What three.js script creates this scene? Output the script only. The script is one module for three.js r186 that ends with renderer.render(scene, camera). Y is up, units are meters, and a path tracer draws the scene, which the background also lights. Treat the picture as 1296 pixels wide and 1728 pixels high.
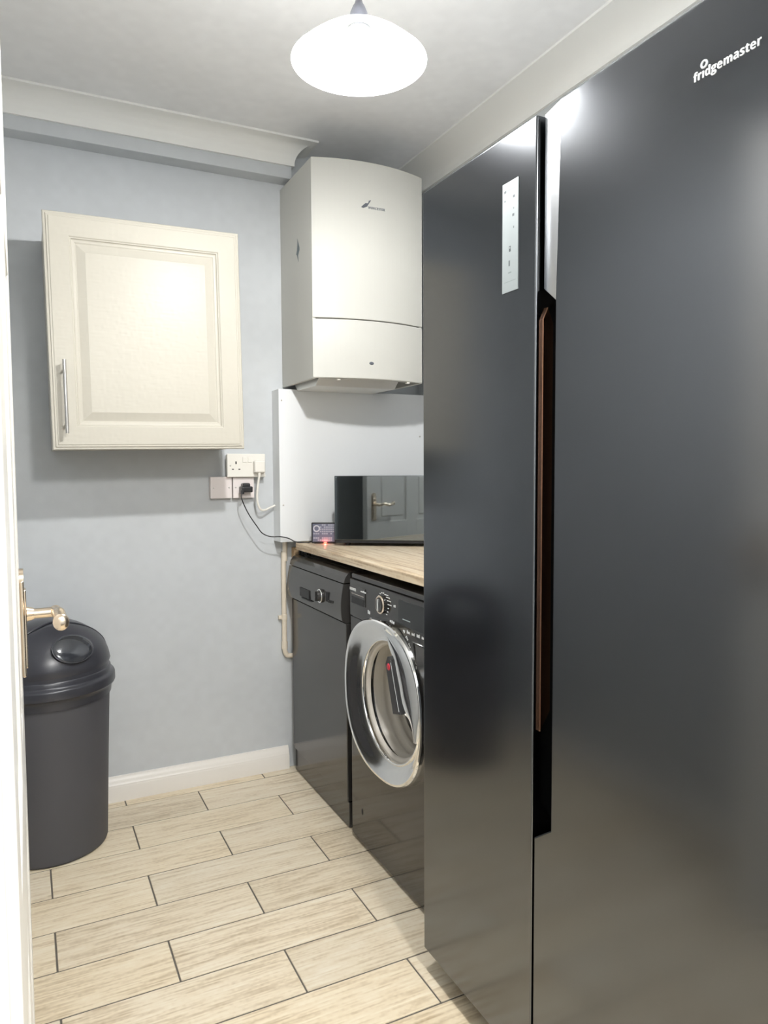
import * as THREE from 'three';
import { RoundedBoxGeometry } from 'three/addons/geometries/RoundedBoxGeometry.js';
import { mergeGeometries, mergeVertices, toCreasedNormals } from 'three/addons/utils/BufferGeometryUtils.js';
import { FontLoader } from 'three/addons/loaders/FontLoader.js';
import { TextGeometry } from 'three/addons/geometries/TextGeometry.js';

// ------------------------------------------------------------------ camera, light levels, exposure
const scene = new THREE.Scene();
scene.background = new THREE.Color(0x000000);
const camera = new THREE.PerspectiveCamera(70.26, 1296 / 1728, 0.02, 30);
camera.position.set(0, 1.175, 0);
camera.up.set(0.03160902, 0.99811835, -0.05254167);
camera.lookAt(0.44293482, 1.175 - 0.0611126, -0.89446856);
const renderer = new THREE.WebGLRenderer({ antialias: true });
renderer.toneMapping = THREE.LinearToneMapping;
renderer.toneMappingExposure = 1.1;
renderer.shadowMap.enabled = true;

const LAMP = new THREE.Vector3(0.624, 1.98, -1.361);     // rim of the pendant shade
const BULB_POWER = 3.6;
const lampColour = new THREE.Color().setRGB(1.0, 0.99, 0.978);
const HALL_FILL_POWER = 8.2;
const hallFillColour = new THREE.Color().setRGB(1.0, 0.98, 0.95);

// ------------------------------------------------------------------ helpers
let seed = 7;
function rnd() { seed = (seed * 1664525 + 1013904223) >>> 0; return seed / 4294967296; }
function hash2(x, y) { let h = (x * 374761393 + y * 668265263) | 0; h = Math.imul(h ^ (h >>> 13), 1274126177); return ((h ^ (h >>> 16)) >>> 0) / 4294967296; }
function vnoise(x, y, px, py) {                         // tiling value noise
  const xi = Math.floor(x), yi = Math.floor(y), fx = x - xi, fy = y - yi;
  const sx = fx * fx * (3 - 2 * fx), sy = fy * fy * (3 - 2 * fy);
  const m = (a, n) => ((a % n) + n) % n;
  const x0 = m(xi, px), x1 = m(xi + 1, px), y0 = m(yi, py), y1 = m(yi + 1, py);
  const a = hash2(x0, y0), b = hash2(x1, y0), c = hash2(x0, y1), d = hash2(x1, y1);
  return (a + (b - a) * sx) * (1 - sy) + (c + (d - c) * sx) * sy;
}
function tex(w, h, fn, srgb = true) {
  const data = new Uint8Array(w * h * 4);
  for (let j = 0; j < h; j++) for (let i = 0; i < w; i++) {
    const c = fn(i / w, j / h), k = (j * w + i) * 4;
    for (let q = 0; q < 3; q++) data[k + q] = Math.max(0, Math.min(255, Math.round(c[q] * 255)));
    data[k + 3] = 255;
  }
  const t = new THREE.DataTexture(data, w, h, THREE.RGBAFormat);
  t.wrapS = t.wrapT = THREE.RepeatWrapping; t.magFilter = THREE.LinearFilter; t.minFilter = THREE.LinearMipmapLinearFilter; t.generateMipmaps = true;
  if (srgb) t.colorSpace = THREE.SRGBColorSpace;
  t.needsUpdate = true;
  return t;
}
const used = new Map();
function numbered(n) { const k = used.get(n) || 0; used.set(n, k + 1); return k ? n + '_' + String(k).padStart(3, '0') : n; }
const offsets = new WeakMap();
function thing(name, label, category, pos = [0, 0, 0], turn = 0, group, kind) {
  const g = new THREE.Group(); g.name = numbered(name); g.position.set(...pos); g.rotation.y = turn;
  g.userData = { label, category };
  if (group) g.userData.group = group;
  if (kind) g.userData.kind = kind;
  scene.add(g); offsets.set(g, pos); return g;
}
// geometry given in world coordinates -> child mesh of the thing (or of a part)
function part(name, geo, mat, parent, label) {
  const o = offsets.get(parent) || [0, 0, 0];
  geo.translate(-o[0], -o[1], -o[2]);
  const m = new THREE.Mesh(geo, mat); m.name = name; m.castShadow = m.receiveShadow = true;
  if (label) m.userData.label = label;
  parent.add(m); offsets.set(m, o); return m;
}
function local(name, geo, mat, parent, label) {
  const m = new THREE.Mesh(geo, mat); m.name = name; m.castShadow = m.receiveShadow = true;
  if (label) m.userData.label = label;
  parent.add(m); offsets.set(m, [0, 0, 0]); return m;
}
function solo(name, geo, mat, label, category, pos = [0, 0, 0], group, kind) {
  geo.translate(-pos[0], -pos[1], -pos[2]);
  const m = new THREE.Mesh(geo, mat); m.name = numbered(name); m.position.set(...pos); m.castShadow = m.receiveShadow = true;
  m.userData = { label, category };
  if (group) m.userData.group = group;
  if (kind) m.userData.kind = kind;
  scene.add(m); offsets.set(m, pos); return m;
}
function structure(name, geo, mat, label, category) { return solo(name, geo, mat, label, category, [0, 0, 0], null, 'structure'); }
function bx(x0, x1, y0, y1, z0, z1, r = 0, seg = 3) {
  const w = x1 - x0, h = y1 - y0, d = z1 - z0;
  const g = r > 0 ? new RoundedBoxGeometry(w, h, d, seg, Math.min(r, w / 2.01, h / 2.01, d / 2.01)) : new THREE.BoxGeometry(w, h, d);
  return g.translate((x0 + x1) / 2, (y0 + y1) / 2, (z0 + z1) / 2);
}
function uvBox(g, s = 1, du = 0, dv = 0) {              // texture coordinates in metres by facing
  if (g.index) g = g.toNonIndexed();
  const p = g.attributes.position, n = g.attributes.normal, uv = new Float32Array(p.count * 2);
  for (let i = 0; i < p.count; i++) {
    const ax = Math.abs(n.getX(i)), ay = Math.abs(n.getY(i)), az = Math.abs(n.getZ(i));
    let u, v;
    if (ay >= ax && ay >= az) { u = p.getX(i); v = p.getZ(i); } else if (ax >= az) { u = p.getZ(i); v = p.getY(i); } else { u = p.getX(i); v = p.getY(i); }
    uv[2 * i] = u * s + du; uv[2 * i + 1] = v * s + dv;
  }
  g.setAttribute('uv', new THREE.BufferAttribute(uv, 2)); return g;
}
function merge(list) {
  return mergeGeometries(list.map(g => { const q = g.index ? g.toNonIndexed() : g; for (const k of Object.keys(q.attributes)) if (!['position', 'normal', 'uv'].includes(k)) q.deleteAttribute(k); return q; }));
}
const V = (x, y, z) => new THREE.Vector3(x, y, z);
function tube(pts, r, seg = 48, rad = 10) { return new THREE.TubeGeometry(new THREE.CatmullRomCurve3(pts.map(p => V(...p)), false, 'centripetal'), seg, r, rad, false); }
function rod(a, b, r, rad = 16, r2 = r) {
  const A = V(...a), B = V(...b), d = B.clone().sub(A), g = new THREE.CylinderGeometry(r2, r, d.length(), rad);
  g.applyQuaternion(new THREE.Quaternion().setFromUnitVectors(V(0, 1, 0), d.clone().normalize()));
  return g.translate((A.x + B.x) / 2, (A.y + B.y) / 2, (A.z + B.z) / 2);
}
function lathe(pts, seg = 64) { return new THREE.LatheGeometry(pts.map(p => new THREE.Vector2(p[0], p[1])), seg); }
function grid(nu, nv, fn, closedU = false) {             // surface from a function
  const pos = [], uv = [], idx = [];
  for (let j = 0; j <= nv; j++) for (let i = 0; i <= nu; i++) { const p = fn(i / nu, j / nv); pos.push(p[0], p[1], p[2]); uv.push(i / nu, j / nv); }
  for (let j = 0; j < nv; j++) for (let i = 0; i < nu; i++) { const a = j * (nu + 1) + i, b = a + 1, c = a + nu + 1, d = c + 1; idx.push(a, c, b, b, c, d); }
  const g = new THREE.BufferGeometry();
  g.setAttribute('position', new THREE.Float32BufferAttribute(pos, 3)); g.setAttribute('uv', new THREE.Float32BufferAttribute(uv, 2)); g.setIndex(idx);
  g.computeVertexNormals();
  if (closedU) { const n = g.attributes.normal; for (let j = 0; j <= nv; j++) { const a = j * (nu + 1), b = a + nu; const v = V(n.getX(a) + n.getX(b), n.getY(a) + n.getY(b), n.getZ(a) + n.getZ(b)).normalize(); n.setXYZ(a, v.x, v.y, v.z); n.setXYZ(b, v.x, v.y, v.z); } }
  return g;
}
function shapeOf(pts) { const s = new THREE.Shape(); pts.forEach((p, i) => i ? s.lineTo(p[0], p[1]) : s.moveTo(p[0], p[1])); s.closePath(); return s; }
function extrude(shape, depth, bevel = 0, curve = 16) {
  return new THREE.ExtrudeGeometry(shape, { depth: depth - 2 * bevel, bevelEnabled: bevel > 0, bevelThickness: bevel, bevelSize: bevel, bevelOffset: -bevel, bevelSegments: 2, curveSegments: curve }).translate(0, 0, bevel);
}
// extruded prism whose drawing plane is (z to the right, y up) and whose thickness grows towards +x from x0
function slabX(pts, x0, t, bevel = 0) {
  const g = extrude(Array.isArray(pts) ? shapeOf(pts) : pts, t, bevel);
  g.rotateY(-Math.PI / 2);                               // local x -> +z, local z -> -x
  return g.translate(x0 + t, 0, 0);
}
// profile (x, y) extruded along z from z0 to z1
function alongZ(pts, z0, z1, bevel = 0) { return extrude(shapeOf(pts), z1 - z0, bevel).translate(0, 0, z0); }
// profile (out, y) carried along a path in the floor plane with mitred corners; the room lies to the right of the path
function sweep(path, prof) {
  const n = path.length, pos = [], idx = [], m = prof.length, dirs = [];
  for (let i = 0; i < n - 1; i++) { const dx = path[i + 1][0] - path[i][0], dz = path[i + 1][1] - path[i][1], l = Math.hypot(dx, dz); dirs.push([dx / l, dz / l]); }
  for (let i = 0; i < n; i++) {
    const a = dirs[Math.max(0, i - 1)], b = dirs[Math.min(n - 2, i)];
    const na = [-a[1], a[0]], nb = [-b[1], b[0]];
    let ox = na[0] + nb[0], oz = na[1] + nb[1]; const k = 2 / (ox * ox + oz * oz); ox *= k; oz *= k;
    for (const [o, y] of prof) pos.push(path[i][0] + ox * o, y, path[i][1] + oz * o);
  }
  for (let i = 0; i < n - 1; i++) for (let j = 0; j < m; j++) { const a = i * m + j, b = i * m + (j + 1) % m, c = a + m, d = b + m; idx.push(a, b, c, b, d, c); }
  const tri = THREE.ShapeUtils.triangulateShape(prof.map(p => new THREE.Vector2(p[0], p[1])), []);
  for (const t of tri) { idx.push(t[0], t[1], t[2]); const e = (n - 1) * m; idx.push(e + t[0], e + t[2], e + t[1]); }
  let g = new THREE.BufferGeometry(); g.setAttribute('position', new THREE.Float32BufferAttribute(pos, 3)); g.setIndex(idx);
  g = toCreasedNormals(g, 0.5);
  g.setAttribute('uv', new THREE.Float32BufferAttribute(new Float32Array(g.attributes.position.count * 2), 2));
  return uvBox(g);
}
function print(w, h, draw) {                             // flat print on a canvas
  const c = document.createElement('canvas'); c.width = w; c.height = h; const x = c.getContext('2d'); draw(x, w, h);
  const t = new THREE.CanvasTexture(c); t.colorSpace = THREE.SRGBColorSpace; t.magFilter = THREE.LinearFilter; return t;
}
const font = await new FontLoader().loadAsync('fonts/droid/droid_sans_bold.typeface.json');
const fontThin = await new FontLoader().loadAsync('fonts/droid/droid_sans_regular.typeface.json');
function letters(text, width, depth, f = font) {         // raised lettering of a given overall width, origin at its lower left
  const g = new TextGeometry(text, { font: f, size: 1, depth: 0.1, curveSegments: 4, bevelEnabled: false });
  g.computeBoundingBox(); const b = g.boundingBox, s = width / (b.max.x - b.min.x);
  g.translate(-b.min.x, 0, 0); g.scale(s, s, depth / 0.1); return g;
}

// ------------------------------------------------------------------ materials
const std = o => new THREE.MeshStandardMaterial(o), phys = o => new THREE.MeshPhysicalMaterial(o);
const lin = (r, g, b) => new THREE.Color().setRGB(r, g, b);
const rollerBump = tex(256, 256, (u, v) => { const a = vnoise(u * 64, v * 64, 64, 64) * .6 + vnoise(u * 23, v * 23, 23, 23) * .4; return [a, a, a]; }, false);
const wallTone = tex(256, 256, (u, v) => { const a = .95 + .05 * (vnoise(u * 6, v * 6, 6, 6) * .6 + vnoise(u * 40, v * 40, 40, 40) * .4); return [a, a, a]; });
const M = {};
M.wall = std({ color: lin(.572, .597, .614), map: wallTone, roughness: .62, bumpMap: rollerBump, bumpScale: .0004 });
M.ceiling = std({ color: lin(.90, .905, .91), map: wallTone, roughness: .85 });
M.cove = std({ color: lin(.86, .86, .83), roughness: .6 });
M.skirt = std({ color: lin(.80, .77, .72), roughness: .35 });
M.doorPaint = std({ color: lin(.70, .68, .635), roughness: .3 });
M.board = std({ color: lin(.80, .82, .83), roughness: .42 });
const brushBump = tex(512, 512, (u, v) => { const a = vnoise(u * 20, v * 90, 20, 90) * .35 + vnoise(u * 60, v * 34, 60, 34) * .4 + vnoise(u * 9, v * 7, 9, 7) * .25; return [a, a, a]; }, false);
M.cabinet = phys({ color: lin(.50, .475, .41), roughness: .34, specularIntensity: .28, bumpMap: brushBump, bumpScale: .0005 });
M.cabinetPlain = std({ color: lin(.50, .475, .41), roughness: .35 });
M.nickel = std({ color: lin(.55, .53, .50), metalness: 1, roughness: .28 });
M.brass = std({ color: lin(.78, .66, .52), metalness: 1, roughness: .22 });
M.boiler = phys({ color: lin(.56, .556, .515), roughness: .42, specularIntensity: .35 });
M.dark = std({ color: lin(.012, .012, .014), roughness: .5 });
M.alu = std({ color: lin(.85, .85, .82), metalness: .35, roughness: .35 });
M.plasticWhite = std({ color: lin(.80, .78, .72), roughness: .3 });
M.plasticPale = std({ color: lin(.78, .72, .70), roughness: .35 });
M.plasticBlack = std({ color: lin(.018, .018, .02), roughness: .35 });
M.fridge = std({ color: lin(.150, .157, .168), metalness: 1, roughness: .17 });
M.fridgeBevel = std({ color: lin(.40, .41, .42), metalness: 1, roughness: .34 });  // paler than the doors: the lamp's reflection is put into the metal colour
M.fridgeBody = std({ color: lin(.03, .03, .033), roughness: .5 });
M.bronze = std({ color: lin(.45, .24, .15), metalness: 1, roughness: .25 });
M.gloss = phys({ color: lin(.022, .021, .020), roughness: .1, ior: 1.6 });
M.dish = phys({ color: lin(.040, .038, .036), roughness: .14, ior: 1.6 });
M.chrome = std({ color: lin(.90, .90, .89), metalness: 1, roughness: .07 });
M.glass = phys({ color: lin(.96, .96, .95), transmission: 1, thickness: 0, roughness: .02, ior: 1.5 });
M.gasket = std({ color: lin(.62, .58, .52), roughness: .4 });
M.drum = std({ color: lin(.42, .41, .39), metalness: 1, roughness: .3 });
M.mirrorGlass = std({ color: lin(.190, .212, .224), metalness: 1, roughness: .025 });
M.bin = std({ color: lin(.062, .062, .070), roughness: .55, bumpMap: rollerBump, bumpScale: .0003 });
M.binLid = std({ color: lin(.035, .036, .044), roughness: .3 });
M.binGloss = phys({ color: lin(.03, .033, .04), roughness: .12, clearcoat: 1, clearcoatRoughness: .05 });
M.red = std({ color: lin(.55, .03, .05), roughness: .3 });
M.whitePrint = std({ color: lin(.75, .76, .76), roughness: .5 });
M.pipe = std({ color: lin(.74, .66, .54), roughness: .4 });
M.rubber = std({ color: lin(.015, .015, .015), roughness: .6 });
M.wood = std({ color: lin(.60, .42, .25), roughness: .7 });
M.holder = std({ color: lin(.10, .105, .125), roughness: .4 });

// wood looking grain: streaks along u
function grain(w, h, pu, pv, base, dark, light) {
  return tex(w, h, (u, v) => {
    const warp = vnoise(u * 5, v * 7, 5, 7) * 1.6;
    const s1 = vnoise(u * pu + warp, v * pv * 2.2 + warp * 2, pu, Math.round(pv * 2.2)), s2 = vnoise(u * pu * 3, v * pv * 6, pu * 3, pv * 6), s3 = vnoise(u * 3 + 9, v * 9, 3, 9), s4 = vnoise(u * 140, v * 180, 140, 180);
    let k = .28 * s1 + .40 * s2 + .18 * s3 + .14 * s4; k = (k - .5) * 1.35;
    const a = Math.max(0, -k), b = Math.max(0, k);
    return [0, 1, 2].map(q => base[q] + (dark[q] - base[q]) * a * 1.6 + (light[q] - base[q]) * b * 1.6);
  });
}
const tileMap = grain(1024, 1024, 7, 44, [.885, .830, .730], [.700, .625, .510], [.940, .910, .840]);
const topMap = grain(1024, 1024, 4, 40, [.850, .775, .660], [.600, .490, .370], [.930, .890, .820]);
tileMap.repeat.set(1, 1); topMap.repeat.set(1, 1);
M.tiles = [[1, 1, 1], [.96, .955, .945], [1.0, .985, .95], [.93, .93, .925]].map(c => std({ color: lin(...c), map: tileMap, roughness: .42, bumpMap: tileMap, bumpScale: .0004 }));
M.grout = std({ color: lin(.13, .115, .095), roughness: .9 });
M.worktop = std({ map: topMap, roughness: .4 });

// ------------------------------------------------------------------ room shell
const XL = -0.32, XR = 1.49, ZB = -2.68, ZF = -0.47, ZR = 1.3, CEIL = 2.356, T = 0.1;
structure('wall_back', uvBox(bx(XL - T, XR + T, 0, CEIL, ZB - T, ZB)), M.wall, 'grey painted end wall behind the cupboard and boiler', 'wall');
structure('wall_left', uvBox(bx(XL - T, XL, 0, CEIL, ZB, ZR)), M.wall, 'grey painted side wall behind the open door', 'wall');
structure('wall_right', uvBox(bx(XR, XR + T, 0, CEIL, ZB, ZR)), M.wall, 'grey painted side wall behind the black fridge', 'wall');
structure('wall_rear', uvBox(bx(XL - T, XR + T, 0, CEIL, ZR, ZR + T)), M.wall, 'grey painted wall of the hallway outside the door', 'wall');
structure('wall_front', merge([uvBox(bx(XL, -0.06, 0, CEIL, ZF, ZF + T)), uvBox(bx(0.80, XR, 0, CEIL, ZF, ZF + T)), uvBox(bx(-0.06, 0.80, 2.04, CEIL, ZF, ZF + T))]), M.wall, 'grey painted wall around the doorway', 'wall');
structure('ceiling', uvBox(bx(XL - T, XR + T, CEIL, CEIL + T, ZB - T, ZR + T)), M.ceiling, 'plain white painted ceiling', 'ceiling');
structure('trim_1', merge([bx(-0.06, -0.03, 0, 2.01, ZF - .005, ZF + T + .005, .003), bx(0.77, 0.80, 0, 2.01, ZF - .005, ZF + T + .005, .003), bx(-0.06, 0.80, 2.01, 2.04, ZF - .005, ZF + T + .005, .003)]), M.doorPaint, 'white painted lining of the doorway', 'door frame');
// boxed bulkhead along the top of the end wall
structure('trim_2', uvBox(bx(XL, 0.92, 2.235, CEIL, ZB, -2.61, .002)), M.wall, 'grey boxed bulkhead along the top of the end wall', 'bulkhead');
function coveProfile(p, low, top) {
  const a = [[0, low], [.009, low], [.009, low + .004]];
  for (let i = 1; i < 12; i++) { const t = i / 12 * Math.PI / 2; a.push([.009 + (p - .015) * (1 - Math.cos(t)), low + .006 + (top - low - .014) * Math.sin(t)]); }
  a.push([p - .004, top - .007], [p, top - .007], [p, top], [0, top]); return a;
}
structure('trim_3', sweep([[XL, -2.61], [0.92, -2.61], [0.92, ZB]], coveProfile(.078, 2.279, CEIL)), M.cove, 'white plaster coving along the bulkhead, turning the corner by the boiler', 'coving');
structure('trim_4', sweep([[XR, ZB], [XR, ZF]], coveProfile(.118, 2.287, CEIL)), M.cove, 'white plaster coving above the black fridge', 'coving');
const skirtProf = [[0, 0], [.018, 0], [.018, .052], [.0165, .056], [.0165, .060], [.0135, .064], [.012, .074], [.008, .080], [.006, .087], [.003, .0885], [0, .0885]];
structure('baseboard_back', sweep([[XL, ZB], [0.90, ZB]], skirtProf), M.skirt, 'white moulded skirting board along the end wall', 'skirting');
structure('baseboard_left', sweep([[XL, ZF], [XL, ZB]], skirtProf), M.skirt, 'white moulded skirting board along the wall behind the bin', 'skirting');

// floor: grout bed and separate tiles, brick bond, 50 x 16.3 cm
const floor = thing('floor', 'pale wood-look plank tiles laid in a brick pattern with dark grout', 'floor', [0, 0, 0], 0, null, 'structure');
part('grout', bx(XL - T, XR + T, -.08, -.0022, ZB - T, ZR + T), M.grout, floor);
{
  const PZ = .1629, PX = .5, gap = .0042, z0 = -1.4815;
  let row = 0;
  for (let k = -8; k < 18; k++) {
    const za = z0 - PZ * (10 - k - 2) + 0, a = Math.max(ZB, za + .0026), b = Math.min(ZR, za + PZ - .0026);
    if (b - a < .012) { continue; }
    const odd = ((k % 2) + 2) % 2;
    for (let i = -2; i < 5; i++) {
      const xa = .036 + (odd ? 0 : .252) + PX * i, x0 = Math.max(XL, xa + gap / 2), x1 = Math.min(XR, xa + PX - gap / 2);
      if (x1 - x0 < .012) continue;
      const lift = (rnd() - .5) * .0006;
      let g = bx(x0, x1, -.006 + lift, lift, a, b, .0014, 1);
      g = uvBox(g, 1, rnd() * 3 - x0, rnd() * 3);
      part('tile', g, M.tiles[Math.floor(rnd() * 4)], floor);
    }
    row++;
  }
}

// ------------------------------------------------------------------ open white door with lever handle
{
  const d = thing('door_1', 'white panelled door standing open, edge towards the room', 'door', [-.028, 0, -.475], 0, null, 'structure');
  const x0 = -.046, x1 = -.010, zA = -1.236, zB = -.475, H = 1.985;
  part('slab', bx(x0 + .007, x1 - .007, .008, H, zA, zB, .001), M.doorPaint, d);
  const w = zB - zA, st = .095, mid = (zA + zB) / 2;
  const cols = [[zA + st, mid - .045], [mid + .045, zB - st]], rows = [[.16, .72], [.86, 1.44], [1.54, 1.88]];
  const bars = [];
  for (const [xa, xb] of [[x1 - .008, x1], [x0, x0 + .008]]) {
    bars.push(bx(xa, xb, .008, H, zA, zA + st, .0015), bx(xa, xb, .008, H, zB - st, zB, .0015), bx(xa, xb, .008, H, mid - .045, mid + .045, .0015));
    for (const [a, b] of [[.008, .16], [.72, .86], [1.44, 1.54], [1.88, H]]) for (const c of cols) bars.push(bx(xa, xb, a, b, c[0], c[1], .0015));
  }
  part('frame', merge(bars), M.doorPaint, d);
  for (const [a, b] of rows) for (const c of cols) part('panel', merge([bx(x1 - .011, x1 - .003, a + .03, b - .03, c[0] + .03, c[1] - .03, .004), bx(x0 + .003, x0 + .011, a + .03, b - .03, c[0] + .03, c[1] - .03, .004)]), M.doorPaint, d);
  // handle: long back plate, rose neck, lever pointing back to the hinge
  const hz = zA + .052, hy = .962;
  const h = part('door_handle', merge([bx(x1, x1 + .006, .872, 1.014, hz - .019, hz + .019, .0028), rod([x1, 1.014, hz], [x1 + .0058, 1.014, hz], .016, 24), bx(x1 + .004, x1 + .0085, .884, 1.000, hz - .013, hz + .013, .002)]), M.brass, d, 'warm metal lever handle on a long plate');
  part('lever', merge([rod([x1 + .004, hy, hz], [x1 + .018, hy, hz], .0125, 24, .0085), rod([x1 + .016, hy, hz], [x1 + .046, hy, hz], .0075, 20),
    tube([[x1 + .046, hy, hz - .004], [x1 + .050, hy + .001, hz + .012], [x1 + .051, hy + .004, hz + .04], [x1 + .051, hy - .003, hz + .075], [x1 + .051, hy + .001, hz + .100], [x1 + .050, hy + .006, hz + .112]], .0085, 40, 14), new THREE.SphereGeometry(.0095, 20, 14).translate(x1 + .047, hy, hz - .003), new THREE.SphereGeometry(.0105, 20, 14).scale(1, 1.15, .8).translate(x1 + .050, hy + .006, hz + .114)]), M.brass, h);
  part('hinge', merge([.25, 1.0, 1.75].map(y => rod([x0 - .003, y - .045, zB + .002], [x0 - .003, y + .045, zB + .002], .005, 12))), M.nickel, d);
}

// ------------------------------------------------------------------ pendant lamp
{
  const L = LAMP, p = thing('pendant_lamp', 'opal glass pendant lamp hanging on a dark cord from the ceiling', 'lamp', [L.x, CEIL, L.z]);
  const up = .058;
  part('ceiling_rose', lathe([[0, 0], [.042, 0], [.042, .006], [.03, .018], [.012, .026], [0, .026]].map(q => [q[0], -q[1]]).reverse(), 32).translate(L.x, CEIL, L.z), M.plasticWhite, p);
  part('cord', tube([[L.x, CEIL - .02, L.z], [L.x, 2.2, L.z], [L.x, L.y + up + .045, L.z]], .0036, 20, 10), M.holder, p);
  part('lamp_holder', lathe([[0, .062], [.006, .062], [.008, .052], [.012, .046], [.017, .034], [.019, .016], [.0205, .004], [.0205, -.006], [0, -.006]].reverse(), 36).translate(L.x, L.y + up, L.z), M.holder, p);
  // shade: shallow flared dish of opal glass, open below
  const prof = [[.0195, .062], [.026, .061], [.050, .055], [.078, .043], [.104, .025], [.123, .009], [.1325, 0], [.1345, -.0015]];
  const inner = prof.map(([r, y]) => [r - .0012, y - .003]).reverse();
  const opal = phys({ color: lin(.93, .94, .93), roughness: .9, transmission: .78, thickness: 0 });
  part('shade', lathe([...prof].reverse().concat(), 96).translate(L.x, L.y, L.z), opal, p);
  part('shade_ring', lathe([[.0205, -.001], [.0245, -.001], [.0245, -.016], [.0205, -.016], [.0205, -.001]].reverse(), 32).translate(L.x, L.y + up, L.z), std({ color: lin(.45, .52, .50), roughness: .4 }), p);
  const b = part('bulb', lathe([[0, -.078], [.012, -.0765], [.022, -.070], [.0285, -.058], [.030, -.046], [.027, -.033], [.019, -.014], [.0145, .002], [.0135, .026], [0, .026]].map(q => [q[0], q[1]]), 32).translate(L.x, L.y + up - .026, L.z), std({ color: lin(.9, .9, .9), emissive: lampColour, emissiveIntensity: 6, roughness: .5 }), p);
  const light = new THREE.PointLight(lampColour, BULB_POWER, 0, 2); light.name = 'bulb_light';
  light.position.set(0, L.y + up - .026 - .047 - CEIL, 0); light.castShadow = true; light.shadow.radius = 1.3; p.add(light);
}
// fill lamp added in the hallway behind the camera, out of view
{
  const p = thing('hall_fill_lamp', 'round opal fill lamp added in the hallway, out of view', 'lamp', [.62, CEIL, .62]);
  part('base_plate', rod([.62, CEIL, .62], [.62, CEIL - .02, .62], .15, 40), M.plasticWhite, p);
  part('diffuser', new THREE.SphereGeometry(.14, 40, 16, 0, Math.PI * 2, Math.PI / 2, Math.PI / 2).scale(1, .5, 1).translate(.62, CEIL - .02, .62), std({ color: lin(.9, .9, .88), emissive: hallFillColour, emissiveIntensity: 1.5, roughness: .5 }), p);
  const light = new THREE.PointLight(hallFillColour, HALL_FILL_POWER, 0, 2); light.name = 'hall_fill_light'; light.position.set(0, -.16, 0); light.castShadow = true; light.shadow.radius = 6; p.add(light);
}

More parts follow.
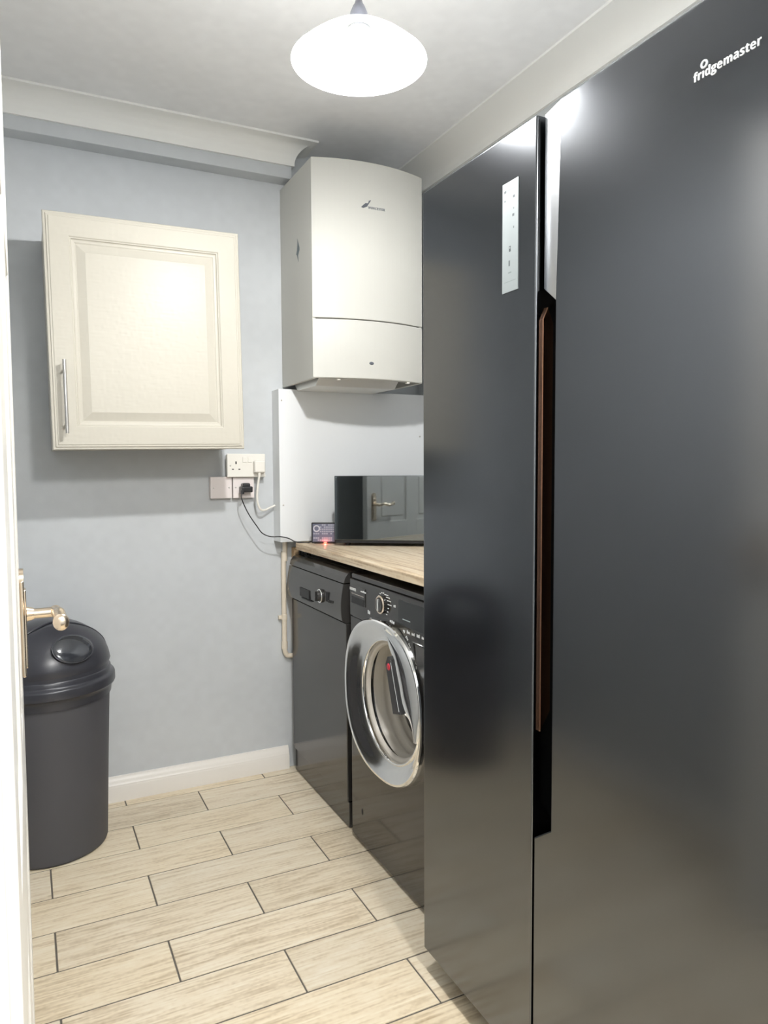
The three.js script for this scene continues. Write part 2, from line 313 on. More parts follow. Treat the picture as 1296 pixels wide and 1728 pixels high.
// ------------------------------------------------------------------ American style fridge
{
  const xf = .805, f = thing('fridge_freezer', 'tall black double-door fridge freezer with satin doors', 'fridge', [1.13, 0, -.98]);
  const zl = -1.427, zs = -1.0295, zg = -1.0235, zr = -.528, top = 1.775, bot = .055, t = .062, nz = -.978;
  part('body', bx(xf + .072, 1.452, .045, 1.762, zl + .004, zr - .004, .004), M.fridgeBody, f);
  for (const z of [zl + .07, zr - .07]) for (const x of [xf + .12, 1.40]) part('foot', rod([x, 0, z], [x, .047, z], .02, 16), M.dark, f);
  part('gasket', merge([bx(xf + t, xf + t + .011, .07, 1.755, zl + .015, zs - .01), bx(xf + t, xf + t + .011, .07, 1.755, zg + .01, zr - .015)]), M.rubber, f);
  const d1 = part('freezer_door', bx(xf, xf + t, bot, top, zl, zs, .0035), M.fridge, f);
  // narrow door: display strip
  const dispTex = print(128, 512, (c, w, h) => {
    c.fillStyle = '#c8d2d4'; c.fillRect(0, 0, w, h);
    c.fillStyle = '#4a565c'; c.font = 'bold 15px sans-serif';
    c.fillRect(14, 34, 18, 12); c.fillStyle = '#8d9aa0'; c.fillRect(36, 38, 70, 4);
    for (const [x, y, a, b] of [[86, 72, 16, 12], [16, 78, 10, 8], [90, 128, 5, 8], [82, 156, 15, 12], [90, 214, 6, 10]]) { c.fillStyle = '#5b686e'; c.fillRect(x, y, a, b); }
    c.fillStyle = '#3f4a50'; c.fillRect(56, 300, 14, 26); c.fillStyle = '#e8eeee'; c.fillRect(60, 304, 6, 8);
    c.fillStyle = '#5a666a'; c.fillRect(54, 366, 10, 26); c.fillStyle = '#9aa6a8'; c.fillRect(50, 420, 26, 6); c.fillStyle = '#aab5b7'; c.fillRect(16, 462, 96, 3); c.fillRect(16, 30, 96, 2);
  });
  const disp = bx(xf - .0015, xf + .001, 1.493, 1.689, -1.1265, -1.0795, 0);
  { // only the outward face carries the print
    const g = disp.toNonIndexed(), p = g.attributes.position, uv = g.attributes.uv;
    for (let i = 0; i < p.count; i++) uv.setXY(i, (p.getZ(i) + 1.1265) / .047, (p.getY(i) - 1.493) / .196);
    part('control_display', g, std({ map: dispTex, color: lin(.34, .34, .34), roughness: .45 }), d1, 'pale grey upright control strip with small symbols');
  }
  // wide door: outline with the handle notch cut into its edge
  const yA = .508, yB = .541;
  const d2 = part('fridge_door', slabX([[zg, bot], [zr, bot], [zr, top], [nz + .010, top], [nz, 1.455], [nz, yB], [zg, yA]], xf, t, .003), M.fridge, f);
  // shallow bevel above the notch, sloping back towards the narrow door
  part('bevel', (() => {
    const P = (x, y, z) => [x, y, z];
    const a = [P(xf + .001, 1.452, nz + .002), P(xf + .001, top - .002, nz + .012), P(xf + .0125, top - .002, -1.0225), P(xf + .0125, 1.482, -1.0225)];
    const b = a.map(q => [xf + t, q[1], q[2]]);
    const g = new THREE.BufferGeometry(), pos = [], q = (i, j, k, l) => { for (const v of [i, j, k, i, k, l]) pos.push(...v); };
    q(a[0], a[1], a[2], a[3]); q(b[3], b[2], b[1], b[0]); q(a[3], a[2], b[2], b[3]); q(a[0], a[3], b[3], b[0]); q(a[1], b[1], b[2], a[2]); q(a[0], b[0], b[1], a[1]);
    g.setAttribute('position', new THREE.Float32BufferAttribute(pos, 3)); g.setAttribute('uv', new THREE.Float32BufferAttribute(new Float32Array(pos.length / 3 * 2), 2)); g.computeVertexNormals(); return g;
  })(), M.fridgeBevel, d2, 'bevelled strip beside the door gap, lamp reflection put into its pale metal');
  // bronze grip let into the side of the narrow door
  part('handle_insert', slabZ([[xf + .012, .70], [xf + .034, .735], [xf + .034, 1.425], [xf + .022, 1.452], [xf + .012, 1.43]], zs, .006), M.bronze, d1, 'bronze grip strip in the door gap');
  // badge lettering
  const txt = letters('fr\u0131dgemaster', .098, .0012);
  txt.rotateY(-Math.PI / 2); txt.translate(xf, 1.676, -.703);
  const lm = part('lettering', txt, M.whitePrint, d2, 'pale raised brand lettering');
  part('ring_mark', new THREE.TorusGeometry(.0042, .0014, 8, 20).rotateY(Math.PI / 2).translate(xf - .0006, 1.6926, -.6868), M.whitePrint, d2);
}
function slabZ(pts, z0, t) { return extrude(shapeOf(pts), t, .0008).translate(0, 0, z0); }

// ------------------------------------------------------------------ wall cupboard
{
  const c = thing('wall_cupboard', 'cream painted wall cupboard with a raised panel door, hung slightly crooked', 'cupboard', [.37, 1.235, ZB]);
  c.rotation.z = THREE.MathUtils.degToRad(.8);
  // local: x -.29 .. .29, y 0 .. .695, z 0 .. .32
  const hw = .2885, H = .694, zd = .298, zf = .320;
  local('carcass', merge([bx(-hw + .006, -hw + .024, .004, H - .004, .0005, zd - .002), bx(hw - .024, hw - .006, .004, H - .004, .0005, zd - .002), bx(-hw + .024, hw - .024, .004, .022, .0005, zd - .002), bx(-hw + .024, hw - .024, H - .022, H - .004, .0005, zd - .002), bx(-hw + .024, hw - .024, .022, H - .022, .0005, .008)]), M.cabinetPlain, c);
  // door: stepped rim, flat rails, moulded frame and raised field, made of nested height steps
  const ring = (i0, z0, i1, z1) => {                    // sloping frame from inset i0 at height z0 to inset i1 at height z1
    const a = [[-hw + i0, i0], [hw - i0, i0], [hw - i0, H - i0], [-hw + i0, H - i0]], b = [[-hw + i1, i1], [hw - i1, i1], [hw - i1, H - i1], [-hw + i1, H - i1]], pos = [];
    for (let k = 0; k < 4; k++) { const n = (k + 1) % 4, A = [...a[k], z0], B = [...a[n], z0], C = [...b[n], z1], D = [...b[k], z1]; for (const v of [A, B, C, A, C, D]) pos.push(...v); }
    const g = new THREE.BufferGeometry(); g.setAttribute('position', new THREE.Float32BufferAttribute(pos, 3)); g.computeVertexNormals(); g.setAttribute('uv', new THREE.Float32BufferAttribute(new Float32Array(pos.length / 3 * 2), 2)); return g;
  };
  const steps = [[0, zd], [0, zf - .008], [.002, zf - .0055], [.008, zf - .005], [.0095, zf - .0018], [.011, zf - .0018], [.0145, zf - .0018], [.016, zf], [.020, zf], [.068, zf], [.071, zf - .003], [.0735, zf - .003], [.0755, zf - .007], [.0785, zf - .008], [.083, zf - .0085], [.086, zf - .0105], [.088, zf - .0105], [.112, zf - .002]];
  const list = []; for (let i = 0; i < steps.length - 1; i++) list.push(ring(steps[i][0], steps[i][1], steps[i + 1][0], steps[i + 1][1]));
  const back = new THREE.PlaneGeometry(2 * hw, H).rotateY(Math.PI).translate(0, H / 2, zd); list.push(back);
  const door = local('door', uvBox(merge(list), 2), M.cabinet, c);
  local('raised_panel', uvBox(bx(-hw + .1118, hw - .1118, .1118, H - .1118, zf - .008, zf - .0019, .0006, 1), 2), M.cabinet, door);
  const hx = -hw + .040;
  local('handle', merge([rod([hx, .048, zf + .030], [hx, .262, zf + .030], .0052, 20), rod([hx, .075, zf - .002], [hx, .075, zf + .030], .0036, 14), rod([hx, .235, zf - .002], [hx, .235, zf + .030], .0036, 14)]), M.nickel, door, 'slim brushed metal bar handle');
}

// ------------------------------------------------------------------ boiler
{
  const x0 = .897, x1 = 1.322, y0 = 1.48, y1 = 2.215, zf = -2.35, bow = .042;
  const b = thing('gas_boiler', 'white wall-hung gas boiler with a bowed front casing', 'boiler', [(x0 + x1) / 2, y0, ZB]);
  const arc = (inset, zin, n = 24) => { const a = []; for (let i = 0; i <= n; i++) { const u = i / n * 2 - 1; a.push([(x0 + x1) / 2 + u * ((x1 - x0) / 2 - inset), zf + zin + bow * (1 - u * u)]); } return a; };
  // plan outlines: drawing plane (x, -z) so that extruding up gives the casing
  const up = (pts, ya, yb, bevel = .004) => extrude(shapeOf(pts.map(p => [p[0], -p[1]])), yb - ya, bevel, 4).rotateX(-Math.PI / 2).translate(0, ya, 0);
  const planCase = (zb) => [[x0, zb], ...arc(0, -.03).map((p, i, A) => [p[0], Math.min(p[1], zf - .001)]), [x1, zb]];
  // side and back shell, hollow underneath
  part('casing', merge([bx(x0, x0 + .012, y0, y1, ZB + .0005, zf - .002, .002), bx(x1 - .012, x1, y0, y1, ZB + .0005, zf - .002, .002), bx(x0 + .012, x1 - .012, y1 - .014, y1, ZB + .0005, zf - .002), bx(x0 + .012, x1 - .012, y0 + .01, y1 - .014, ZB + .0005, ZB + .012)]), M.boiler, b);
  part('chassis', bx(x0 + .013, x1 - .013, y0 + .020, y1 - .016, ZB + .013, zf - .006), M.dark, b);
  const seam = 1.683;
  const frontPlan = [[x0, zf], ...arc(0, 0), [x1, zf]].slice(1, -1);
  const back = [[x1, zf - .004], [x0, zf - .004]];
  part('front_cover', up([...frontPlan, ...back], seam + .0015, y1 + .001, .003), M.boiler, b);
  const flap = part('control_flap', up([...frontPlan, ...back], y0 + .002, seam - .0015, .003), M.boiler, b);
  const front = x => zf + bow * (1 - ((x - (x0 + x1) / 2) / ((x1 - x0) / 2)) ** 2);
  // marks
  const word = letters('WORCESTER', .064, .0010, font); word.rotateY(-.02); word.translate(1.088, 2.060, front(1.12) - .0004);
  word.rotateY(0);
  const grey = std({ color: lin(.10, .11, .13), roughness: .5 });
  part('lettering', word, std({ color: lin(.16, .17, .19), roughness: .5 }), b, 'small grey brand lettering');
  part('emblem', extrude(shapeOf([[1.062, 2.062], [1.070, 2.060], [1.084, 2.066], [1.100, 2.090], [1.091, 2.087], [1.088, 2.078], [1.078, 2.077], [1.070, 2.070]]), .0012).translate(0, 0, front(1.08) - .0004), grey, b, 'small dark bird-like emblem');
  part('indicator', new THREE.SphereGeometry(1, 24, 12).scale(.009, .0055, .002).translate(1.098, 1.536, front(1.098)), grey, flap, 'small dark oval window');
  // sticker on the side
  const P = (z, y) => [z, y];
  part('sticker', slabX(shapeOf([P(-2.492, 1.985), P(-2.482, 1.968), P(-2.471, 1.950), P(-2.471, 1.940), P(-2.486, 1.925), P(-2.482, 1.902), P(-2.489, 1.914), P(-2.498, 1.930), P(-2.505, 1.932), P(-2.496, 1.946), P(-2.490, 1.972)]), x0 - .0006, .0008), std({ color: lin(.12, .15, .16), roughness: .5 }), b, 'small dark swirl mark on the side');
  // underside: bright metal service tray and fixing lugs
  part('service_tray', alongX([[zf - .012, y0 + .016], [zf - .055, y0 - .018], [zf - .245, y0 - .018], [zf - .285, y0 + .016]], x0 + .03, x1 - .085), M.alu, b, 'shiny metal tray under the boiler');
  for (const x of [.985, 1.255]) part('lug', bx(x - .006, x + .006, y0 - .004, y0 + .02, zf + .004, zf + .018, .001), M.plasticWhite, b);
  part('flue_collar', rod([1.11, y1 - .002, -2.52], [1.11, y1 + .05, -2.52], .055, 32), M.plasticWhite, b);
}
function alongX(pts, x0, x1) { return extrude(shapeOf(pts.map(p => [-p[0], p[1]])), x1 - x0, .001).rotateY(Math.PI / 2).translate(x0, 0, 0); }

// ------------------------------------------------------------------ white boxing board under the boiler
{
  const p = thing('boxing_board', 'white board boxing fixed to the wall under the boiler', 'board', [1.17, .897, ZB]);
  part('board', bx(.855, XR - .002, .897, 1.467, ZB + .001, -2.60, .0015), M.board, p);
  for (const [x, y] of [[.866, 1.425], [.868, 1.036], [1.452, 1.30], [1.452, 1.02]]) part('screw', new THREE.SphereGeometry(.0035, 12, 8).scale(1, 1, .4).translate(x, y, -2.60), M.nickel, p);
}

// ------------------------------------------------------------------ worktop with what holds it
{
  const w = [[.915, .868], [.915, .888]]; for (let i = 1; i <= 5; i++) { const t = i / 5 * Math.PI / 2; w.push([.915 + .007 * (1 - Math.cos(t)), .888 + .007 * Math.sin(t)]); } w.push([XR - .002, .895], [XR - .002, .868]);
  const g = extrude(shapeOf(w), 1.155, 0).translate(0, 0, -2.599);
  const q = g.toNonIndexed(), p = q.attributes.position, uv = q.attributes.uv; for (let i = 0; i < p.count; i++) uv.setXY(i, p.getZ(i) * .9, (p.getX(i) + p.getY(i)) * 1.1);
  solo('worktop', q, M.worktop, 'light oak laminate worktop over the dishwasher and washing machine', 'worktop', [1.2, .868, -2.0]);
  solo('support_post', bx(.925, .943, .50, .868, ZB + .001, -2.646, .001), M.wood, 'pale wooden post under the end of the worktop against the wall', 'post', [.934, .50, -2.66]);
  for (const [x, n] of [[.962, 'next to the wooden post'], [.990, 'second from the wooden post']]) solo('drain_hose', rod([x, .40, -2.661], [x, .8675, -2.661], .008, 14), M.rubber, 'black hose behind the dishwasher, ' + n, 'hose', [x, .40, -2.661], 'hoses behind the dishwasher');
}

// ------------------------------------------------------------------ dishwasher
{
  const z0 = -2.638, z1 = -2.114, d = thing('dishwasher', 'black freestanding dishwasher with a bulging control panel', 'dishwasher', [1.2, 0, (z0 + z1) / 2]);
  part('body', merge([bx(.945, 1.47, .02, .832, z0 + .004, z1 - .004, .003), bx(.96, 1.0, .0, .03, z0 + .03, z0 + .07), bx(.96, 1.0, 0, .03, z1 - .07, z1 - .03), bx(1.4, 1.44, 0, .03, z0 + .03, z0 + .07), bx(1.4, 1.44, 0, .03, z1 - .07, z1 - .03)]), M.fridgeBody, d);
  part('top_panel', bx(.948, 1.47, .832, .846, z0 + .002, z1 - .002, .003), M.dish, d);
  part('top_rail', alongZ([[.950, .845], [.930, .844], [.917, .838], [.9075, .8255], [.9025, .8075], [.950, .8075]], z0, z1, .001), M.dish, d);
  const bulge = [[.950, .8045], [.9015, .8045]]; for (let i = 1; i <= 12; i++) { const t = i / 12; bulge.push([.9015 - .0095 * Math.sin(t * Math.PI * .82), .8045 - .118 * t]); } bulge.push([.911, .678], [.950, .678]);
  const cp = part('control_panel', alongZ(bulge, z0, z1, .001), M.dish, d);
  const door = part('door', bx(.910, .944, .092, .6765, z0, z1, .003), M.dish, d);
  part('plinth', bx(.917, .944, .004, .087, z0 + .002, z1 - .002, .002), M.dish, d);
  // display, dial and buttons
  part('display', merge([slabX([[-2.49, .742], [-2.395, .742], [-2.395, .712], [-2.49, .712]], .8885, .004), bx(.888, .892, .706, .709, -2.47, -2.37)]), M.dark, cp, 'small black indicator window');
  const kz = -2.285, ky = .742;
  const kn = part('dial', merge([rod([.893, ky, kz], [.885, ky, kz], .0235, 32), rod([.886, ky, kz], [.874, ky, kz], .018, 32, .0165)]), M.dish, cp);
  part('dial_rim', new THREE.TorusGeometry(.0215, .0024, 10, 40).rotateY(Math.PI / 2).translate(.886, ky, kz), M.chrome, kn);
  part('dial_grip', bx(.869, .876, ky - .016, ky + .016, kz - .003, kz + .003, .001), M.gloss, kn);
  for (const [z, y] of [[-2.232, .748], [-2.222, .748], [-2.212, .735], [-2.196, .736], [-2.184, .737]]) part('button', bx(.8885, .894, y - (z < -2.22 ? .016 : .004), y + (z < -2.22 ? .016 : .004), z - .003, z + .003, .001), M.dark, cp);
}

// ------------------------------------------------------------------ washing machine
{
  const z0 = -2.074, z1 = -1.495, zc = -1.812, yc = .520;
  const w = thing('washing_machine', 'black washing machine with a large chrome porthole door', 'washing machine', [1.2, 0, (z0 + z1) / 2]);
  const xF = .908;
  // front sheet with the round opening
  const sh = new THREE.Shape(); const r = .012;
  sh.moveTo(z0 + r, .012); sh.lineTo(z1 - r, .012); sh.quadraticCurveTo(z1, .012, z1, .012 + r); sh.lineTo(z1, .712); sh.lineTo(z0, .712); sh.lineTo(z0, .012 + r); sh.quadraticCurveTo(z0, .012, z0 + r, .012);
  const hole = new THREE.Path(); hole.absellipse(zc + .03, yc + .004, .172, .166, 0, Math.PI * 2, true); sh.holes.push(hole);
  part('front_panel', (() => { const g = extrude(sh, .022, .0025, 48); g.rotateY(-Math.PI / 2); return g.translate(xF + .022, 0, 0); })(), M.gloss, w);
  part('body', merge([bx(xF + .022, 1.46, .012, .835, z0, z0 + .012), bx(xF + .022, 1.46, .012, .835, z1 - .012, z1), bx(1.448, 1.46, .012, .835, z0 + .012, z1 - .012), bx(xF + .022, 1.448, .012, .024, z0 + .012, z1 - .012), ...[[.96, z0 + .06], [.96, z1 - .06], [1.40, z0 + .06], [1.40, z1 - .06]].map(([x, z]) => rod([x, 0, z], [x, .014, z], .018, 14))]), M.gloss, w);
  part('top_panel', bx(xF + .004, 1.46, .830, .846, z0 + .001, z1 - .001, .004), M.gloss, w);
  // fascia with controls
  const fa = part('fascia', slabX([[z0, .7135], [z1, .7135], [z1, .8295], [z0, .8295]], xF - .002, .035, .003), M.gloss, w);
  part('detergent_drawer', bx(xF - .0045, xF + .01, .756, .812, z0 + .012, -1.955, .003), M.gloss, fa);
  part('drawer_grip', bx(xF - .0058, xF - .002, .757, .778, z0 + .020, -1.962, .001), M.dark, fa, 'dark recessed drawer grip');
  part('drawer_line', bx(xF - .0056, xF - .003, .786, .788, z0 + .022, -1.965), std({ color: lin(.35, .32, .30), roughness: .5 }), fa);
  const face = (g, x = xF - .0056) => { g.rotateY(-Math.PI / 2); return g.translate(x, 0, 0); };
  const lt = letters('HOOVER', .046, .0008); lt.translate(-2.064, .7965, 0); part('lettering', face(lt), M.whitePrint, fa, 'white brand lettering');
  const scribble = (z, y, wd, h, n) => { const a = []; for (let i = 0; i < n; i++) { const s = wd / n; a.push(bx(xF - .0028, xF - .0015, y, y + h * (.5 + .5 * rnd()), z + i * s, z + i * s + s * .62)); } return a; };
  for (const g of [scribble(-1.985, .800, .04, .006, 6).map(g => g.translate(-.003, 0, 0)), scribble(-1.94, .742, .018, .012, 2), scribble(-1.87, .735, .03, .005, 4), scribble(-1.795, .740, .03, .012, 3), scribble(-1.790, .728, .03, .004, 4), scribble(-1.772, .790, .014, .010, 2),
    ...[0, 1, 2, 3, 4, 5, 6, 7].map(i => scribble(-1.748 + i * .027, .7315 + .0005 * i, .017, .009, 3))]) part('printed_mark', merge(g), M.whitePrint, fa);
  const kz = -1.838, ky = .786;
  const kn = part('programme_dial', merge([rod([xF + .002, ky, kz], [xF - .014, ky, kz], .0255, 40, .0235), rod([xF - .013, ky, kz], [xF - .017, ky, kz], .0195, 40)]), M.gloss, fa);
  part('dial_rim', new THREE.TorusGeometry(.0235, .0032, 12, 48).rotateY(Math.PI / 2).translate(xF - .0125, ky, kz), std({ color: lin(.85, .72, .60), metalness: 1, roughness: .12 }), kn, 'rose-tinted chrome ring');
  part('dial_face', bx(xF - .021, xF - .016, ky - .017, ky + .017, kz - .0042, kz + .0042, .0015), M.chrome, kn);
  { const a = []; for (let i = 0; i < 15; i++) { const t = -2.2 + i / 14 * 4.6, R = .0335; a.push(bx(xF - .0028, xF - .0015, ky + R * Math.cos(t) - .0013, ky + R * Math.cos(t) + .0013, kz + R * Math.sin(t) - .0035, kz + R * Math.sin(t) + .0035 + (i > 7 && i < 12 ? .016 : 0))); } part('dial_marks', merge(a), M.whitePrint, fa); }
  const ds = part('display', bx(xF - .0042, xF + .002, .748, .816, -1.742, z1 + -.02, .002), std({ color: lin(.006, .009, .010), roughness: .12 }), fa);
  part('display_bar', bx(xF - .0048, xF - .004, .766, .7685, -1.715, -1.672), std({ color: lin(.4, .45, .45), roughness: .5 }), ds);
  part('filter_notch', new THREE.SphereGeometry(1, 16, 10).scale(.003, .011, .006).translate(xF + .0008, .112, -1.995), M.dark, w, 'small dark keyhole near the floor');
  // ---- door. (u right, v up, o out of the machine)
  const at = (u, v, o) => [xF - o, yc + v, zc + u];
  const outer = t => { const c = Math.cos(t), s = Math.sin(t), n = 2.35, k = Math.pow(Math.pow(Math.abs(c), n) + Math.pow(Math.abs(s), n), -1 / n); return [.245 * k * c, .227 * k * s]; };
  const inner = t => [.032 + .181 * Math.cos(t), .004 + .174 * Math.sin(t)];
  const prof = [[0, 0], [0, .018], [.03, .027], [.10, .033], [.2, .0335], [.4, .0285], [.7, .020], [.9, .0155], [1, .0135]];
  const dr = part('porthole_door', grid(120, 40, (a, b) => {
    const t = a * Math.PI * 2, o = outer(t), i = inner(t), x = b * (prof.length - 1), k = Math.min(prof.length - 2, Math.floor(x)), f = x - k, s = prof[k][0] + (prof[k + 1][0] - prof[k][0]) * f, h = prof[k][1] + (prof[k + 1][1] - prof[k][1]) * f;
    return at(o[0] + (i[0] - o[0]) * s, o[1] + (i[1] - o[1]) * s, h);
  }, true), M.chrome, w, 'wide polished chrome door ring');
  const circ = (k, o) => t => { const i = inner(t); return at(.032 + (i[0] - .032) * k, .004 + (i[1] - .004) * k, o); };
  const band = (list, mat, name, lab) => part(name, grid(96, (list.length - 1) * 3, (a, b) => { const t = a * Math.PI * 2, x = b * (list.length - 1), k = Math.min(list.length - 2, Math.floor(x)), f = x - k; return circ(list[k][0] + (list[k + 1][0] - list[k][0]) * f, list[k][1] + (list[k + 1][1] - list[k][1]) * f)(t); }, true), mat, dr, lab);
  band([[1.0, .0135], [.985, .0165], [.965, .0155], [.955, .009], [.95, .002]], M.chrome, 'inner_lip');
  band([[.952, .002], [.93, .004], [.90, .002], [.885, -.006]], M.gasket, 'seal');
  band([[.885, -.004], [.868, -.014], [.845, -.016], [.832, -.034], [.81, -.038], [.78, -.064], [.72, -.092], [.66, -.100], [.4, -.103], [.0, -.104]], M.glass, 'glass_bowl', 'clear glass bowl');
  // drum inside
  const drumAt = (rr, o) => t => at(.032 + rr * Math.cos(t), .004 + rr * Math.sin(t), o);
  const surf = (list, mat, name, lab) => part(name, grid(72, (list.length - 1) * 2, (a, b) => { const t = a * Math.PI * 2, x = b * (list.length - 1), k = Math.min(list.length - 2, Math.floor(x)), f = x - k; return drumAt(list[k][0] + (list[k + 1][0] - list[k][0]) * f, list[k][1] + (list[k + 1][1] - list[k][1]) * f)(t); }, true), mat, w, lab);
  surf([[.170, -.020], [.163, -.045], [.166, -.062], [.154, -.076], [.157, -.092], [.150, -.102], [.205, -.110]], M.gasket, 'door_seal', 'pale rubber door seal');
  surf([[.205, -.108], [.212, -.16], [.212, -.40], [.18, -.42], [0, -.42]], M.drum, 'drum');
  for (let i = 0; i < 3; i++) { const t = .5 + i * 2.094, m4 = new THREE.Matrix4().makeRotationX(-t); const pad = bx(xF + .13, xF + .38, -.028, .028, .165, .212, .02, 3); pad.applyMatrix4(m4); pad.translate(0, yc + .004, zc + .032); part('paddle', pad, M.gasket, w); }
  // handle: chrome crescent with a black grip and a red dot
  const inEdge = new THREE.CatmullRomCurve3([[.050, .206], [.060, .176], [.064, .152], [.076, .130], [.080, .098], [.096, .050], [.114, .006], [.142, -.004], [.170, -.002], [.194, -.018], [.208, -.044]].map(p => V(p[0], p[1], 0)), false, 'centripetal');
  const outEdge = a => outer(1.36 + (-.20 - 1.36) * a);
  const hd = part('handle', grid(64, 16, (a, b) => {
    const i = inEdge.getPoint(a), o = outEdge(a), u = i.x + (o[0] * .985 - i.x) * b, v = i.y + (o[1] * .985 - i.y) * b;
    return at(u, v, .004 + .036 * Math.pow(Math.sin(Math.PI * (.06 + .90 * b)), .55));
  }), M.chrome, dr);
  part('grip', slabX([[.070, .124], [.082, .146], [.104, .142], [.156, .008], [.114, -.002]].map(p => [zc + p[0], yc + p[1]]), xF - .0440, .030, .0015), M.plasticBlack, hd, 'black recessed grip');
  part('grip_line', rod(at(.103, .134, .0442), at(.150, .014, .0442), .0011, 8), M.chrome, hd);
  part('red_dot', new THREE.SphereGeometry(1, 24, 12).scale(.0025, .0095, .0095).translate(...at(.090, .120, .0442)), M.red, hd, 'round red badge');
}

// ------------------------------------------------------------------ microwave
{
  const W = .40, D = .225, y0 = .914, H = .232, m = thing('microwave', 'black microwave with a mirror-like glass front on the worktop', 'microwave', [.994, .895, -2.406], THREE.MathUtils.degToRad(-35));
  const a = y0 - .895;
  local('body', bx(0.002, W - .002, a, a + H - .002, -D, -.014, .004), M.plasticBlack, m);
  local('front_glass', bx(0, W, a + .002, a + H, -.014, 0, .0025), M.mirrorGlass, m, 'dark mirror-like glass front');
  local('base_strip', bx(.002, W - .002, a - .008, a + .002, -.02, -.004, .001), M.dark, m);
  for (const x of [.04, W - .04]) for (const z of [-.035, -D + .03]) local('foot', rod([x, 0, z], [x, a + .002, z], .011, 14), M.rubber, m);
}

// ------------------------------------------------------------------ small display unit with its red light
{
  const d = thing('energy_display', 'small black-framed digital display beside the microwave on the worktop', 'display', [.948, .895, -2.520], THREE.MathUtils.degToRad(-30));
  local('case', bx(0, .092, .002, .078, -.016, 0, .003), M.plasticBlack, d);
  const s = new THREE.PlaneGeometry(.082, .066).translate(.046, .0405, .0006);
  local('screen', s, std({ color: lin(.17, .18, .25), roughness: .35 }), d);
  { // printed symbols of the display as thin raised cells
    const cells = []; for (let j = 0; j < 8; j++) for (let i = 0; i < 10; i++) if (j !== 2 && rnd() < .72 && !(i < 3 && j > 3)) cells.push(bx(.0075 + i * .0079, .0075 + i * .0079 + .0062, .0105 + j * .0080, .0105 + j * .0080 + .0055, .0004, .0010));
    const sy = local('symbols', merge(cells), std({ color: lin(.42, .43, .50), roughness: .4 }), d); sy.userData.kind = 'stuff';
    local('meter_ring', new THREE.TorusGeometry(.0105, .0024, 8, 32).scale(1, 1, .2).translate(.0195, .056, .0008), std({ color: lin(.62, .63, .68), roughness: .4 }), d);
  }
  local('foot', bx(.01, .082, 0, .004, -.03, -.002, .001), M.plasticBlack, d);
  local('status_light', bx(.046, .058, .0015, .006, .0, .0025, .001), std({ color: lin(.6, .1, .08), emissive: lin(1, .12, .08), emissiveIntensity: 2.2 }), d, 'red status light');
  const l = new THREE.PointLight(lin(1, .15, .1), .0022, 0, 2); l.name = 'status_glow'; l.position.set(.052, .004, .008); l.castShadow = true; l.shadow.radius = .2; d.add(l);
}

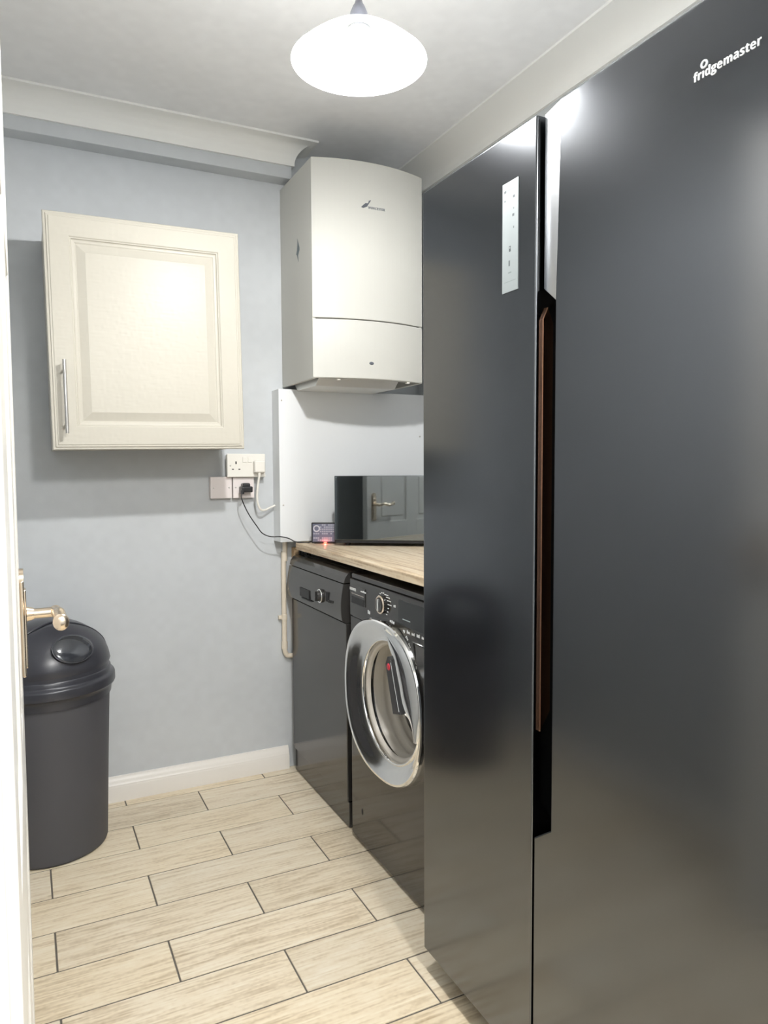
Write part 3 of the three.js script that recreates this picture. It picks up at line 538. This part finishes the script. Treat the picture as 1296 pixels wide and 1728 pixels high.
// ------------------------------------------------------------------ sockets, plugs and leads
{
  const s = thing('double_socket', 'white double wall socket on a raised box under the cupboard', 'socket', [.741, 1.145, ZB]);
  part('back_box', bx(.674, .808, 1.146, 1.224, ZB + .001, -2.648, .002), M.plasticWhite, s);
  part('faceplate', bx(.669, .813, 1.142, 1.228, -2.648, -2.639, .003), M.plasticWhite, s);
  for (const x of [.734, .754]) part('switch', bx(x - .0075, x + .0075, 1.196, 1.216, -2.640, -2.6355, .0015), M.plasticWhite, s);
  part('pin_hole', merge([bx(.702 - .0025, .702 + .0025, 1.190, 1.200, -2.6395, -2.6387), bx(.690 - .0035, .690 + .0035, 1.169, 1.173, -2.6395, -2.6387), bx(.714 - .0035, .714 + .0035, 1.169, 1.173, -2.6395, -2.6387)]), M.dark, s);
  for (const x of [.681, .801]) part('screw', new THREE.SphereGeometry(.003, 12, 8).scale(1, 1, .4).translate(x, 1.184, -2.639), M.nickel, s);
  const p = solo('white_plug', merge([bx(.765, .806, 1.158, 1.203, -2.639, -2.614, .006), rod([.785, 1.162, -2.624], [.784, 1.140, -2.624], .0055, 14, .0045)]), M.plasticWhite, 'white plug pushed into the double socket', 'plug', [.785, 1.18, -2.639]);
  solo('white_lead', tube([[.784, 1.142, -2.624], [.779, 1.110, -2.626], [.776, 1.070, -2.628], [.780, 1.040, -2.630], [.792, 1.020, -2.636], [.812, 1.018, -2.646], [.835, 1.026, -2.655], [.8545, 1.033, -2.660]], .0042, 64, 10), M.plasticWhite, 'thick white lead looping from the plug to the board', 'cable', [.784, 1.02, -2.64]);
  const b = thing('blank_plate', 'pale square blanking plate left of the black plug', 'wall plate', [.651, 1.066, ZB]);
  part('plate', bx(.610, .690, 1.064, 1.144, ZB + .001, -2.655, .003), M.plasticPale, b);
  for (const x of [.622, .679]) part('screw', new THREE.SphereGeometry(.003, 12, 8).scale(1, 1, .4).translate(x, 1.104, -2.655), M.nickel, b);
  const o = thing('single_socket', 'pale square wall socket holding the black plug', 'socket', [.735, 1.066, ZB]);
  part('plate', bx(.6935, .7735, 1.064, 1.1415, ZB + .001, -2.655, .003), M.plasticPale, o);
  for (const x of [.7035, .7635]) part('screw', new THREE.SphereGeometry(.003, 12, 8).scale(1, 1, .4).translate(x, 1.104, -2.655), M.nickel, o);
  solo('black_plug', merge([bx(.715, .757, 1.086, 1.108, -2.655, -2.612, .005), bx(.722, .750, 1.104, 1.120, -2.655, -2.620, .006), bx(.712, .724, 1.080, 1.096, -2.640, -2.610, .004)]), M.plasticBlack, 'chunky black adapter plug in the single socket', 'plug', [.737, 1.10, -2.655]);
  solo('black_lead', tube([[.716, 1.088, -2.612], [.711, 1.070, -2.606], [.720, 1.040, -2.603], [.740, 1.000, -2.602], [.765, .962, -2.600], [.785, .935, -2.598], [.812, .922, -2.592], [.850, .920, -2.586], [.880, .913, -2.585], [.905, .8995, -2.575], [.925, .8967, -2.56], [.945, .8967, -2.548], [.953, .900, -2.540], [.958, .905, -2.533]], .0021, 120, 8), M.plasticBlack, 'thin black lead from the adapter plug to the small display', 'cable', [.85, .9, -2.59]);
}

// ------------------------------------------------------------------ cream pipe beside the dishwasher
{
  const p = thing('waste_pipe', 'cream plastic pipe running down the wall beside the dishwasher', 'pipe', [.888, .44, ZB]);
  const x = .888, z = -2.667;
  part('pipe', tube([[x + .006, .893, z], [x + .006, .86, z], [x + .001, .82, z], [x, .78, z], [x, .60, z], [x, .49, z], [x + .002, .464, z], [x + .012, .448, z], [x + .030, .446, z]], .0095, 80, 16), M.pipe, p);
  for (const [y, h] of [[.835, .018], [.60, .010], [.490, .014]]) part('collar', rod([x + (y > .8 ? .003 : 0), y - h, z], [x + (y > .8 ? .003 : 0), y + h, z], .0118, 20), M.pipe, p);
  part('clip', bx(x - .022, x, .592, .606, ZB + .0005, z + .004, .002), M.pipe, p);
}

// ------------------------------------------------------------------ bin
{
  const cx = .045, cz = -2.462, b = thing('waste_bin', 'tall dark grey plastic bin with a domed swing lid', 'bin', [cx, 0, cz]);
  local('body', lathe([[0, 0], [.158, 0], [.164, .004], [.166, .010], [.176, .30], [.184, .50], [.186, .512], [.180, .512], [.172, .30], [.160, .014], [0, .012]], 96), M.bin, b);
  const rimY = .505;
  const lid = local('lid', lathe([[.188, rimY - .030], [.1895, rimY - .012], [.192, rimY], [.199, rimY + .001], [.201, rimY + .006], [.201, rimY + .026], [.198, rimY + .032], [.190, rimY + .034], [.1885, rimY + .040], [.188, rimY + .050], [.184, rimY + .053]], 96), M.binLid, b);
  const R = .184, HD = .155, y1 = rimY + .052;
  const domeP = (az, el, k = 0) => { const c = Math.cos(el), s = Math.sin(el), e = .92; const rr = R * Math.pow(c, e), yy = HD * Math.pow(s, e); const nx = c / R, ny = s / HD, l = Math.hypot(nx, ny); const r2 = rr + k * nx / l, y2 = yy + k * ny / l; return [r2 * Math.sin(az), y1 + y2, r2 * Math.cos(az)]; };
  local('dome', grid(72, 20, (a, v) => domeP(a * Math.PI * 2, v * Math.PI / 2), true), M.binLid, lid);
  // swing flap: raised patch of the dome facing the room
  const dir = .40, A = 1.20, e0 = .06, e1 = 1.30;
  const edge = s => { const q = Math.max(0, 1 - s * s); return e0 + (e1 - e0) * Math.pow(q, .42); };
  const flap = local('swing_flap', (() => {
    const body = grid(60, 26, (a, v) => { const s = a * 2 - 1, top = edge(s), el = e0 + (top - e0) * v; const k = .004 * Math.min(1, Math.min(v, 1 - v) * 14) * Math.min(1, (1 - Math.abs(s)) * 20); return domeP(dir + s * A, el, k + .0004); });
    return body;
  })(), M.binLid, lid);
  { const pts = []; for (let i = 0; i <= 60; i++) { const s = -1 + 2 * i / 60; pts.push(domeP(dir + s * A, edge(s) + .012, .003)); } local('flap_rim', tube(pts, .0032, 120, 8), M.binLid, flap); }
  { // oval push plate lying on the flap
    const n0 = dir + .05, el0 = .54, p = domeP(n0, el0, .004), q = domeP(n0, el0, .014), nrm = V(q[0] - p[0], q[1] - p[1], q[2] - p[2]).normalize();
    const g = new THREE.SphereGeometry(1, 48, 24).scale(.062, .045, .0125);
    const right = V(0, 1, 0).cross(nrm).normalize(), upv = nrm.clone().cross(right), mtx = new THREE.Matrix4().makeBasis(right, upv, nrm).setPosition(...p);
    g.applyMatrix4(mtx); local('push_plate', g, M.binGloss, flap, 'glossy oval push plate');
    const ring = []; for (let i = 0; i <= 48; i++) { const t = i / 48 * Math.PI * 2; ring.push(V(.062 * Math.cos(t), .045 * Math.sin(t), .001).applyMatrix4(mtx).toArray()); }
    local('plate_rim', tube(ring, .0018, 96, 8), M.binLid, flap);
  }
}

renderer.render(scene, camera);
